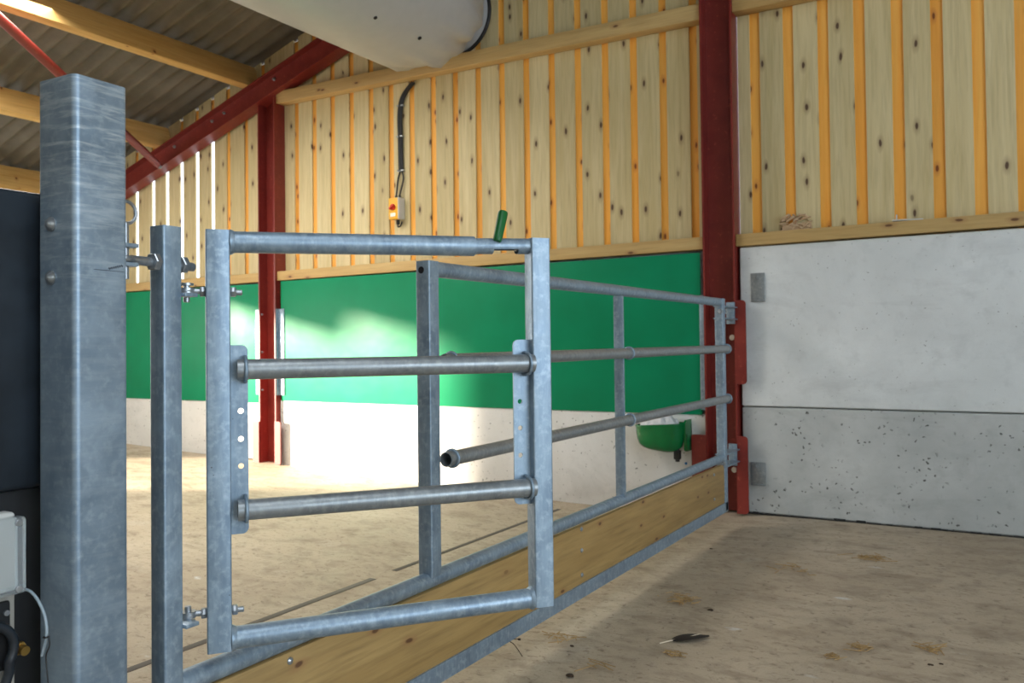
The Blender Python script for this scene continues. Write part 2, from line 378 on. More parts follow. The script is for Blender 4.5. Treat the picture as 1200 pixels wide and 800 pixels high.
RS = .313                                                 # roof slope
RA = math.atan(RS); RD = Vector((math.cos(RA), 0, math.sin(RA))); RN = Vector((-math.sin(RA), 0, math.cos(RA)))
RT = Vector((-5.191, 5.36, 3.743))                        # a point on the rafter's top front edge
def roof_top(x): return RT.z + RS * (x - RT.x)
b = MB(); PITCHC = .148; rows = [(-9.3, -7.35), (-7.5, -4.75), (-4.9, -2.15), (-2.3, .6), (.45, 3.4), (3.25, 6.3)]
for ri, (xa, xb) in enumerate(rows):
    ys = []; y = -6.2
    while y <= 5.66: ys.append(y); y += PITCHC / 8
    for off in (0, .008):
        prev = None
        for y in ys:
            h = .235 + .027 + .025 * math.cos(2 * math.pi * y / PITCHC) + off
            tl = -.014 if ri % 1 == 0 else 0
            A = b.bm.verts.new(Vector((xa, y, roof_top(xa))) + RN * (h + .014)); B = b.bm.verts.new(Vector((xb, y, roof_top(xb))) + RN * h)
            if prev: b.bm.faces.new((prev[0], prev[1], B, A))
            prev = (A, B)
tag(b.link('ceiling', ROOF, ang=60), None, None, kind='structure')

# boarded gable: pale boards with orange cover strips behind the gaps
edges = []
x = -9.5 + .0
gapsL = [-8.29, -8.06, -7.83, -7.563, -7.345, -7.12, -6.888, -6.662, -6.44, -6.195, -5.97]
gapsM = [-5.543 - .2177 + .2177 * i for i in range(0, 19)]
gapsR = [-1.427 + .213 * i for i in range(-1, 36)]
gaps = [(gx, .052) for gx in gapsL] + [(gx, .056) for gx in gapsM if -5.7 < gx < -1.7] + [(gx, .066) for gx in gapsR if gx > -1.5]
gaps.sort()
BY0, BY1 = 5.53, 5.543
bb = MB(); COLS = [(-5.90, -5.69), (-1.757, -1.537)]
cuts = [(-9.4, 0)] + gaps + [(6.1, 0)]
for (ga, wa), (gb_, wb) in zip(cuts, cuts[1:]):
    xa, xb = ga + wa / 2, gb_ - wb / 2
    for ca, cb in COLS:
        if xa < ca and xb > cb: xb2 = ca; xa2 = cb
    segs = [(xa, xb)]
    for ca, cb in COLS:
        ns = []
        for s0, s1 in segs:
            if s1 <= ca or s0 >= cb: ns.append((s0, s1))
            else:
                if s0 < ca: ns.append((s0, ca))
                if s1 > cb: ns.append((cb, s1))
        segs = ns
    for s0, s1 in segs:
        if s1 - s0 < .012: continue
        zt0 = roof_top(s0) + .262; zt1 = roof_top(s1) + .262; zb = 1.70
        vs = [bb.bm.verts.new(q) for q in ((s0, BY0, zb), (s1, BY0, zb), (s1, BY0, zt1), (s0, BY0, zt0), (s0, BY1, zb), (s1, BY1, zb), (s1, BY1, zt1), (s0, BY1, zt0))]
        for f in ((0, 1, 2, 3), (7, 6, 5, 4), (0, 4, 5, 1), (1, 5, 6, 2), (2, 6, 7, 3), (3, 7, 4, 0)): bb.bm.faces.new([vs[i] for i in f])
for ca, cb in COLS:
    vs = [bb.bm.verts.new(q) for q in ((ca, BY0, roof_top(ca) - .06), (cb, BY0, roof_top(cb) - .06), (cb, BY0, roof_top(cb) + .262), (ca, BY0, roof_top(ca) + .262), (ca, BY1, roof_top(ca) - .06), (cb, BY1, roof_top(cb) - .06), (cb, BY1, roof_top(cb) + .262), (ca, BY1, roof_top(ca) + .262))]
    for f in ((0, 1, 2, 3), (7, 6, 5, 4), (0, 4, 5, 1), (1, 5, 6, 2), (2, 6, 7, 3), (3, 7, 4, 0)): bb.bm.faces.new([vs[i] for i in f])
wall = bb.link('wall_back', BOARD, ang=10); tag(wall, None, None, kind='structure')
sb = MB()
for gx, wd in gaps:
    top_only = gx < -6.55
    if any(ca - .02 < gx < cb + .02 for ca, cb in COLS): continue
    zt = roof_top(gx - .05) + .25
    sb.box(gx - .062, gx + .062, BY1, BY1 + .022, roof_top(gx) - .08 if top_only else 1.72, zt, .002)
bk = MB(); [bk.box(q0, q1, 5.53, 5.58, -.2, 1.72, 0) for q0, q1 in ((-9.2, -5.91), (-5.68, -1.77), (-1.53, 6.1))]; [bk.box(q0, q1, 5.605, 5.65, -.2, 1.75, 0) for q0, q1 in ((-6.1, -5.5), (-1.95, -1.35))]; bk.link('leak_backing', CONC_LOW, wall)  # unseen backing added to stop daylight leaking between panels and columns
st = sb.link('cover_strips', STRIP, wall); st['label'] = 'orange cover strips behind the gaps'

# the rest of the shed, out of frame, with its openings
b = MB(); LX = -9.0
b.box(LX - .1, LX, -6.2, 5.6, -.2, .55, .0); b.box(LX - .1, LX, -6.2, 1.05, .55, 2.95, 0); b.box(LX - .1, LX, 3.25, 5.6, .55, 2.95, 0); b.box(LX - .1, LX, 1.05, 1.95, 2.42, 2.95, 0); b.box(LX - .1, LX, 1.95, 3.25, 2.2, 2.95, 0)
tag(b.link('wall_left', CONC_WHITE), None, None, kind='structure')
b = MB(); b.prism([(-9.1, -.2), (6.2, -.2), (6.2, roof_top(6.2) + .24), (-9.1, roof_top(-9.1) + .24)], (0, -6.3, 0), (1, 0, 0), (0, 0, 1), (0, 1, 0), .1)
tag(b.link('wall_front', BOARD), None, None, kind='structure')
b = MB(); b.box(6.0, 6.1, -6.2, 5.6, -.2, .55, 0); b.box(6.0, 6.1, -6.2, 5.6, 3.65, 7.5, 0); b.box(6.0, 6.1, -6.2, -3.6, .55, 3.65, 0); b.box(6.0, 6.1, 2.6, 5.6, .55, 3.65, 0)
tag(b.link('wall_right', BOARD), None, None, kind='structure')

# ------------------------------------------------------------------ steel frame
def ibeam(bmx, origin, ex, ey, ez, L, width, depth, tf, tw):
    """width along ex (flange faces at +-width/2), depth along ey; web lies in the ex direction"""
    hw, hd = width / 2, depth / 2
    for sgn in (-1, 1):
        a0, a1 = (sgn * hw, sgn * (hw - tf)); a0, a1 = min(a0, a1), max(a0, a1)
        bmx.prism([(a0, -hd), (a1, -hd), (a1, hd), (a0, hd)], origin, ex, ey, ez, L)
    bmx.prism([(-hw + tf, -tw / 2), (hw - tf, -tw / 2), (hw - tf, tw / 2), (-hw + tf, tw / 2)], origin, ex, ey, ez, L)
def bolt_head(bmx, c, axis, R=.012, L=.010):
    bmx.hexnut(Vector(c) + Vector(axis) * L / 2, axis, R, L); bmx.rod(Vector(c), Vector(c) + Vector(axis) * (L + .012), R * .5, 12)

def column(xc, ztop, zfloor, label):
    t = thing('steel_column', label, 'steel column', (xc, 5.5, zfloor), 'red steel gable columns', 'thing')
    b = MB(); ibeam(b, (xc, 5.50, zfloor), (1, 0, 0), (0, 1, 0), (0, 0, 1), ztop - zfloor, .212, .20, .0125, .008); b.link('shaft', RED, t)
    return t
def rplate(b, x0, x1, y0, y1, z0, z1, rad=.03, side=1):
    pts = []
    def arc(cx, cz, a0, a1): return [(cx + rad * math.cos(math.radians(a)), cz + rad * math.sin(math.radians(a))) for a in [a0 + (a1 - a0) * i / 5 for i in range(6)]]
    if side > 0: pts = [(x0, z0)] + arc(x1 - rad, z0 + rad, -90, 0) + arc(x1 - rad, z1 - rad, 0, 90) + [(x0, z1)]
    else: pts = [(x1, z1)] + arc(x0 + rad, z1 - rad, 90, 180) + arc(x0 + rad, z0 + rad, 180, 270) + [(x1, z0)]
    b.prism(pts, (0, y0, 0), (1, 0, 0), (0, 0, 1), (0, 1, 0), y1 - y0)
XR, XL = -1.647, -5.795
cR = column(XR, 4.7, 0, 'tall red steel column where the long gate is hinged, beside grey concrete wall')
for (z0, z1, side) in ((.828, 1.368, 1), (0.0, .496, 1), (0.0, .494, -1)):
    b = MB()
    if side > 0: rplate(b, XR + .10, XR + .172, 5.388, 5.398, z0, z1, .025, 1)
    else: rplate(b, XR - .198, XR - .10, 5.388, 5.398, z0, z1, .012, -1)
    b.link('lug_plate', RED, cR)
def angle_cleat(t, xflange, side, z0, z1, leg=.04):
    b = MB(); xo = xflange
    b.box(xo, xo + side * .006, 5.405, 5.438, z0, z1, .001); b.box(xo, xo + side * leg, 5.432, 5.438, z0, z1, .001)
    o = b.link('retaining_angle', GALV, t); o['label'] = 'galvanised angle holding the green sheet'
    for k in range(3):
        z = z0 + .045 + (z1 - z0 - .09) * k / 2
        b = MB(); bolt_head(b, (xflange - side * .0125, 5.425, z), (-side, 0, 0), .011, .009); b.link('bolt', ZINC, t)
angle_cleat(cR, XR - .106, -1, .654, 1.411)
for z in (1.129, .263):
    b = MB(); b.lathe((XR + .052, 5.4955, z), (0, -1, 0), [(0, .019), (.004, .018), (.006, .0)], 20); o = b.link('daylight_spot', SPOT_PLATE_WHITE, cR); o['label'] = 'small pale disc standing in for daylight through a hole'  # pale disc painted as daylight shining through a hole in the column
zl = floor_z(XL, 0)
cL = column(XL, roof_top(XL) - .20, zl, 'red steel column under the sloping rafter, between two green sheets')
for side in (-1, 1):
    b = MB()
    if side > 0: rplate(b, XL + .10, XL + .172, 5.388, 5.398, zl, .438, .02, 1)
    else: rplate(b, XL - .18, XL - .10, 5.388, 5.398, zl, .43, .02, -1)
    b.link('lug_plate', RED, cL)
    angle_cleat(cL, XL + side * .106, side, .67, 1.445, .075)

xa, xb = -9.2, 1.0
t = thing('steel_rafter', 'red steel roof beam sloping up along the boarded gable', 'steel beam', (XL, 5.43, 3.3), None, 'thing')
b = MB(); L = (xb - xa) / RD.x; o0 = Vector((xa, 5.4265, roof_top(xa))) - RN * .1015
ibeam(b, o0, RN, (0, 1, 0), RD, L, .203, .133, .010, .008); b.link('beam', RED, t)
for x in (-7.1, -6.55, -6.38, -5.72):
    b = MB(); c = Vector((x, 5.4265 - .004, roof_top(x))) - RN * .06; bolt_head(b, c, (0, -1, 0), .016, .012); b.link('bolt', ZINC, t)

# wind brace under the roof
b = MB(); P0 = Vector((-7.218, 5.345, 2.905)); P1 = Vector((-5.84, 3.09, 3.34)); dirb = (P1 - P0).normalized()
t = thing('wind_brace', 'thin red steel brace tube running diagonally under the roof sheets', 'brace', P0, None, 'thing')
b.rod(P0 + dirb * .05, P0 + dirb * 4.4, .036); b.link('tube', RED, t)
b = MB(); b.beam(P0 - dirb * .01, P0 + dirb * .17, .012, .075); b.link('end_plate', RED, t)
b = MB(); bolt_head(b, P0 + Vector((.03, -.012, -.02)), (.5, -.8, 0), .02, .014); b.link('bolt', ZINC, t)

# purlins
PX = [-8.467, -7.217, -5.972, -4.722, -3.472, -2.222]
PL = ['lowest roof purlin seen at the left edge, just above the black cabinet', 'roof purlin passing behind the top of the galvanised post', 'large timber purlin crossing the top left corner above the red brace',
      'roof purlin directly above the white duct', 'roof purlin beyond the white duct', 'roof purlin nearest the ridge']
for k, x in enumerate(PX[:3]):
    ya, yb = -3.0, 5.50
    base = Vector((x, 0, roof_top(x) - .003))
    t = MB(); c = base + RN * .112 + Vector((0, (ya + yb) / 2, 0)) - RD * .0375
    t.obox(c, RD, (0, 1, 0), RN, .0375, (yb - ya) / 2, .11, .004)
    tag(t.link('roof_purlin', PURL, None, (x, 5.3, base.z)), PL[k], 'purlin', 'timber roof purlins', 'thing')

# ------------------------------------------------------------------ gable infill: girts, concrete panels, green sheets
def girt(x0, x1, zb0, zb1, h, y0, y1, label):
    b = MB(); p0 = Vector((x0, (y0 + y1) / 2, zb0 + h / 2)); p1 = Vector((x1, (y0 + y1) / 2, zb1 + h / 2)); b.beam(p0, p1, y1 - y0, h, bev=.004)
    return tag(b.link('timber_rail', GIRT, None, (x0, y0, zb0)), label, 'timber rail', 'timber rails of the gable wall', 'thing')
ztim = 1.7216
girt(-5.689, -1.757, ztim - .0216, ztim - .007, .082, 5.425, 5.527, 'low timber rail along the top of the long green sheet')
girt(-1.54, 3.0, ztim - .004, ztim + .012, .078, 5.425, 5.527, 'timber rail along the top of the grey concrete wall')
girt(-9.3, -5.90, ztim - .036, ztim - .0225, .082, 5.425, 5.527, 'short low timber rail left of the far red column')
girt(-5.689, -1.757, 3.300, 3.243, .108, 5.425, 5.527, 'high timber rail under the end of the white duct')
girt(-1.54, 3.0, 3.245, 3.215, .108, 5.425, 5.527, 'high timber rail right of the tall red column, cut by the top edge')

def slab(name, x0, x1, z0, z1, y0, y1, m, label, cat, group, bev=.012):
    t = thing(name, label, cat, ((x0 + x1) / 2, y0, max(z0, 0)), group, 'thing')
    b = MB(); b.box(x0, x1, y0, y1, z0, z1, bev, 3); b.link('slab' if 'concrete' in name else 'sheet', m, t); return t
pU = slab('concrete_panel', -1.525, 3.0, .686, 1.712, 5.447, 5.527, CONC, 'large pale grey concrete panel under the timber rail, upper of two', 'concrete panel', 'concrete wall panels')
pD = slab('concrete_panel', -1.525, 3.0, .004, .680, 5.450, 5.527, CONC_LOW, 'darker pitted concrete panel standing on the floor at right, lower of two', 'concrete panel', 'concrete wall panels')
pM = slab('concrete_panel', -5.685, -1.760, -.06, .628, 5.447, 5.527, CONC_WHITE, 'white concrete panel under the long green sheet, behind the gate', 'concrete panel', 'concrete wall panels')
pF = slab('concrete_panel', -8.9, -5.905, .08, .598, 5.447, 5.527, CONC_WHITE, 'white concrete panel left of the far red column', 'concrete panel', 'concrete wall panels')
for t, (x0, x1, z0, z1) in ((pU, (-1.453, -1.364, 1.355, 1.54)), (pD, (-1.473, -1.378, .18, .33))):
    b = MB(); b.box(x0, x1, 5.439, 5.447, z0, z1, .003); b.box(x0 + .004, x1 - .004, 5.432, 5.439, z0, z0 + .012, .002); o = b.link('fixing_plate', GALV_DULL, t); o['label'] = 'small galvanised fixing plate'
    b = MB(); bolt_head(b, ((x0 + x1) / 2 - .008, 5.439, z1 - .03), (0, -1, 0), .012, .009); b.link('bolt', ZINC, o)
b = MB(); b.box(-1.50, 1.3, 5.444, 5.449, -.002, .006, .001)
for k in range(26):
    xx = -1.45 + k * .1 + random.uniform(-.04, .04); b.box(xx, xx + random.uniform(.03, .09), 5.440, 5.449, 0.0, random.uniform(.006, .016), .002)
b.link('seal', SEAL, pD)['label'] = 'dark gap and debris along the foot'
gM = slab('plastic_sheet', -5.66, -1.785, .620, 1.694, 5.4395, 5.4455, GREEN, 'long green plastic sheet on the wall behind the gates, between the red columns', 'plastic sheet', 'green wall sheets', .001)
gF = slab('plastic_sheet', -8.9, -5.93, .595, 1.683, 5.4395, 5.4455, GREEN, 'green plastic sheet left of the far red column, beside the galvanised post', 'plastic sheet', 'green wall sheets', .001)

# ------------------------------------------------------------------ air duct
dx, dz, dr = -3.735, 3.69, .575
t = thing('air_duct', 'fat white polythene air tube hanging under the roof at the top', 'air duct', (dx, 5.5, dz - .3), None)
b = MB(); prof = [(5.50 - y, r) for y, r in ((5.49, .296), (5.46, .288), (5.42, .278), (5.38, .296), (5.33, .340), (5.27, .388), (5.20, .44), (5.10, .498), (4.98, .54), (4.82, .563), (4.6, .572), (4.0, .575), (2.5, .575), (1.0, .575), (-2.0, .575))]
b.lathe((dx, 5.50, dz), (0, -1, 0), prof, 96)
for v in b.bm.verts:
    dd = Vector((v.co.x - dx, 0, v.co.z - dz)); a = math.atan2(dd.z, dd.x); yy = v.co.y
    fold = max(0, min(1, (yy - 4.75) / .3)) * max(0, min(1, (5.47 - yy) / .12))
    rr = 1 + fold * (.05 * math.sin(a * 9 + 1.3 * math.sin(yy * 9)) + .035 * math.sin(a * 21 + yy * 6)) + .004 * math.sin(a * 5 + yy * 2.2)
    v.co.x = dx + dd.x * rr; v.co.z = dz + dd.z * rr
b.link('tube', DUCT, t, ang=75)
b = MB(); b.torus((dx, 5.475, dz), (0, 1, 0), .302, .014, 64, 10); b.link('collar', BLACK, t)['label'] = 'black ring at the wall'
def duct_hit(px, py):
    d = (r3 * ((px - 600) / F_PX) - u3 * ((py - 400 + 14.448) / F_PX) + f2).normalized(); o = Vector((0, 0, CAM_H))
    ox, oz = o.x - dx, o.z - dz; A = d.x ** 2 + d.z ** 2; B = 2 * (ox * d.x + oz * d.z); Cc = ox * ox + oz * oz - dr * dr; D = B * B - 4 * A * Cc
    if D < 0: return None
    s = (-B - math.sqrt(D)) / (2 * A); P = o + d * s; return P, Vector((P.x - dx, 0, P.z - dz)).normalized()
for px, py in ((440, 21), (492, 45)):
    h = duct_hit(px, py)
    if h:
        b = MB(); b.lathe(h[0] - h[1] * .004, h[1], [(0, .014), (.006, .013), (.0065, 0)], 14); b.link('air_hole', HOLE, t)

# ------------------------------------------------------------------ big box-section post
pc = Vector((-1.4958, .9441, 0)); rot = math.radians(2); hw = .055
t = thing('gate_post', 'tall thick galvanised square post in the left foreground', 'gate post', (pc.x, pc.y, 0), None, 'thing')
ex = Vector((math.cos(rot), math.sin(rot), 0)); ey = Vector((-math.sin(rot), math.cos(rot), 0))
def rrect(h, r, n=6):
    out = []
    for cx, cy, a0 in ((h - r, h - r, 0), (-h + r, h - r, 90), (-h + r, -h + r, 180), (h - r, -h + r, 270)):
        out += [(cx + r * math.cos(math.radians(a0 + 90 * i / n)), cy + r * math.sin(math.radians(a0 + 90 * i / n))) for i in range(n + 1)]
    return out
def hollow(bmx, ol, il, origin, ex, ey, ez, L):
    ez = Vector(ez).normalized(); o = Vector(origin); n = len(ol)
    V = [[bmx.bm.verts.new(o + ex * a + ey * c + ez * h) for a, c in lst] for lst, h in ((ol, 0), (ol, L), (il, L), (il, 0))]
    for k in range(4):
        A, B = V[k], V[(k + 1) % 4]
        for i in range(n): bmx.bm.faces.new((A[i], A[(i + 1) % n], B[(i + 1) % n], B[i]))
b = MB(); hollow(b, rrect(hw, .012), rrect(hw - .006, .007), pc + Vector((0, 0, 0)), ex, ey, (0, 0, 1), 1.594)
b.link('post', POSTM, t)
for z in (1.327, 1.229):
    b = MB(); c = pc + ex * -.012 - ey * hw + Vector((0, 0, z)); b.lathe(c, -ey, [(0, .0135), (.0025, .0135), (.004, .0105), (.008, .008), (.0105, .0045), (.0115, 0)], 24); b.link('dome_bolt', ZINC, t)
# hinge lugs, drop pin with ring
for z in (1.3002, 1.2629):
    b = MB(); b.box(-1.515, -1.475, .995, 1.046, z - .004, z + .004, .0015); b.link('hinge_lug', GALV, t)
b = MB(); b.rod((-1.495, 1.029, 1.235), (-1.495, 1.029, 1.345), .0075); p = b.link('drop_pin', ZINC, t)
b = MB(); b.torus((-1.492, 1.031, 1.366), (.95, .1, 0), .0215, .0034); b.link('pull_ring', ZINC, p)
# scribbled pencil mark
b = MB(); xs = pc + ex * (hw + .0004)
pts = []
for i in range(22):
    s = i / 21; pts.append(xs + ey * (.012 + .03 * s) + Vector((0, 0, 1.247 + .008 * s + .0028 * math.sin(i * 2.1))))
b.sweep(pts, .0007, 6); b.sweep([xs + ey * (-.018) + Vector((0, 0, 1.244)), xs + ey * .045 + Vector((0, 0, 1.2435))], .0005, 6); b.link('pencil_mark', PEN, t)

# ------------------------------------------------------------------ long gate
GX = -1.515
def gz(z, y): return z + SG * y
t = thing('field_gate', 'long galvanised tube gate with timber kickboard, hinged on the tall red column', 'gate', (GX, 3.0, .09), None)
b = MB(); E = .0225; ecx, ecy = -1.5125, 1.1345
hollow(b, rrect(E, .004, 3), rrect(E - .004, .002, 3), (ecx, ecy, .09), Vector((1, 0, 0)), Vector((0, 1, 0)), (0, 0, 1), 1.261); eu = b.link('upright', GALV, t)
b = MB(); JY = 2.047; hollow(b, rrect(.025, .004, 3), rrect(.021, .002, 3), (GX, JY, .412), Vector((1, 0, 0)), Vector((0, 1, 0)), (0, 0, 1), .940); ju = b.link('upright', GALV, t)
b = MB(); b.lathe((GX - .004, JY - .0255, gz(1.318, JY)), (0, -1, 0), [(0, .0105), (.0006, .0105), (.0007, 0)], 20); b.link('latch_hole', HOLE, ju)
b = MB(); BYc = 3.47; b.box(GX - .022, GX + .022, BYc - .008, BYc + .008, .40, gz(1.30, BYc), .002); bu = b.link('middle_bar', GALV, t)
b = MB(); HY = 4.975; hollow(b, rrect(.025, .004, 3), rrect(.021, .002, 3), (GX, HY, .10), Vector((1, 0, 0)), Vector((0, 1, 0)), (0, 0, 1), gz(1.345, HY) - .10); hu = b.link('upright', GALV, t)
R1 = .0242; z1, z4 = 1.3238, .394
b = MB(); b.rod((GX, JY + .02, gz(z1, JY)), (GX, HY + .0, gz(z1, HY)), R1, 32); b.link('top_rail', GALV, t)
b = MB(); b.rod((GX, ecy + .02, gz(z4, ecy)), (GX, HY, gz(z4, HY)), R1, 32); b.link('bottom_rail', GALV, t)
RX = GX + .034
for z in (1.0446, .7477):
    b = MB(); b.pipe((RX, 2.086, gz(z, 2.08)), (RX, HY + .03, gz(z, HY)), .0225); rl = b.link('middle_rail', GALV_DULL, t)
    for yy in (2.118, BYc + .03, HY + .012):
        b = MB(); b.torus((RX, yy, gz(z, yy)), (0, 1, 0), .0255, .0048, 32, 10); b.link('clamp_ring', GALV, rl)
b = MB(); b.box(GX - .006, GX + .018, ecy + .0225, HY - .024, .146, .372, .003); kb = b.link('kickboard', KICK, t)
# tip the board with the gate's slight fall
for yy, zz in ((1.46, .352), (3.03, .3714 - .01), (3.03, .2775), (3.03, .1804), (4.75, .20), (4.75, .34), (1.46, .19)):
    b = MB(); b.lathe((GX + .018, yy, gz(zz, 0)), (1, 0, 0), [(0, .009), (.003, .0085), (.006, .005), (.007, 0)], 16); b.link('dome_bolt', ZINC, kb)
b = MB(); ya, yb = ecy + .0225, HY + .025
b.prism([(0, 0), (.006, 0), (.006, .055), (0, .055)], (GX + .019, ya, .0925), (1, 0, 0), (0, 0, 1), (0, 1, 0), yb - ya)
b.prism([(0, 0), (.045, 0), (.045, .005), (0, .005)], (GX - .026, ya, .0925), (1, 0, 0), (0, 0, 1), (0, 1, 0), yb - ya)
b.link('bottom_angle', GALV, t)
# threaded eye bolt through the end upright, held on the post's drop pin
b = MB(); zr = 1.274; b.torus((-1.495, 1.029, zr + .0), (0, 0, 1), .0135, .0065, 24, 8); b.rod((-1.4945, 1.040, zr), (-1.515, 1.205, zr - .002), .0095, 18, .002)
eb = b.link('eye_bolt', ZINC, t)
for yy in (1.096, 1.172):
    b = MB(); c = Vector((-1.4925 - .022 * (yy - 1.062) / .143, yy, zr)); b.hexnut(c, (-.15, 1, 0), .0185, .0155); b.link('nut', ZINC, eb)
# lugs that carry the small gate
for z in (1.222, .535):
    b = MB(); b.box(ecx + .0, ecx + .035, ecy + .020, ecy + .052, z - .004 - .012, z + .004 - .012, .0012); b.link('hinge_lug', GALV, t)
for z in (1.285, .378):
    b = MB(); b.box(XR + .052, XR + .106, 5.372, 5.386, z - .07, z + .07, .002)
    for dz_ in (.035, -.04): b.box(XR + .06, XR + .125, 5.10 - .03, 5.376, z + dz_ - .004, z + dz_ + .004, .001)
    hb = b.link('hinge_bracket', GALV, t)
    b = MB(); b.rod((XR + .10, 5.10, z - .065), (XR + .10, 5.10, z + .06), .009, 16); b.link('hinge_pin', ZINC, hb)
    b = MB(); b.rod((GX + .01, HY - .05, z - .002), (XR + .10, 5.10, z - .002), .009, 16); b.hexnut((GX + .012, HY - .032, z - .002), (.2, 1, 0), .017, .013); b.hexnut((GX + .018, HY + .034, z - .002), (.2, 1, 0), .017, .013)
    b.link('eye_bolt', ZINC, hb)

# ------------------------------------------------------------------ small inner gate, swung open
PLx, PLy = -1.465, 1.227; ba = math.radians(51.73)
wv_ = Vector((math.cos(ba), math.sin(ba), 0)); nv = Vector((math.sin(ba), -math.cos(ba), 0)); UZ = Vector((0, 0, 1))
def WK(x, off, z): return Vector((PLx, PLy, 0)) + wv_ * x + nv * off + UZ * z
wg = thing('wicket_gate', 'small galvanised gate with green latch handle, swung open in front of the long gate', 'gate', WK(.37, 0, .45), None)
H = .025
def wz(z, x): return z + .006 * x
ups = []
for x, zb, zt in ((.001, .4495, 1.3525), (.753, .456, 1.360)):
    b = MB(); hollow(b, rrect(H, .004, 3), rrect(H - .004, .002, 3), WK(x, -H, zb), wv_, -nv, UZ, zt - zb)
    b.obox(WK(x, -H, zt - .003), wv_, nv, UZ, H - .004, H - .004, .002, 0)
    ups.append(b.link('upright', GALV, wg))
b = MB(); b.pipe(WK(.02, -.025, 1.3285), WK(.587, -.025, 1.337), .0238); b.link('top_rail', GALV, wg)
# sliding inner tube with a slot underneath
b = MB(); xa, xb, ri = .585, .73, .0195; n = 28; s0, s1 = .634, .698
for xs_, xe, slot in ((xa, s0, 0), (s0, s1, 1), (s1, xb, 0)):
    for r_ in (ri, ri - .003):
        rows_ = []
        for xx in (xs_, xe):
            c = WK(xx, -.025, 1.337 + (xx - .58) * .028); row = []
            for i in range(n + 1):
                a = 2 * math.pi * i / n if not slot else (-math.pi / 2 + 1.1 + (2 * math.pi - 2.2) * i / n)
                row.append(b.bm.verts.new(c + nv * (r_ * math.cos(a)) + UZ * (r_ * math.sin(a))))
            rows_.append(row)
        for i in range(n): b.bm.faces.new((rows_[0][i], rows_[0][i + 1], rows_[1][i + 1], rows_[1][i]))
it = b.link('latch_tube', GALV, wg)
b = MB(); b.rod(WK(.694, -.025, 1.3400), WK(.735, -.025, 1.341), .0125, 18, .002); b.link('latch_bolt', ZINC, it)
b = MB(); g0 = WK(.6405, -.006, 1.348); g1 = WK(.668, -.036, 1.4245); L = (g1 - g0).length
b.lathe(g0, g1 - g0, [(0, 0), (0, .008), (.003, .0098), (.012, .0112), (L * .6, .012), (L - .004, .0126), (L - .001, .0118), (L, .0095), (L, .0045), (L - .002, 0)], 24); b.link('handle_grip', GRIP, wg)['label'] = 'dark green rubber handle grip'
b = MB(); b.rod(WK(.025, -.025, .4705), WK(.735, -.025, .4745), .0238, 32); b.link('bottom_rail', GALV, wg)
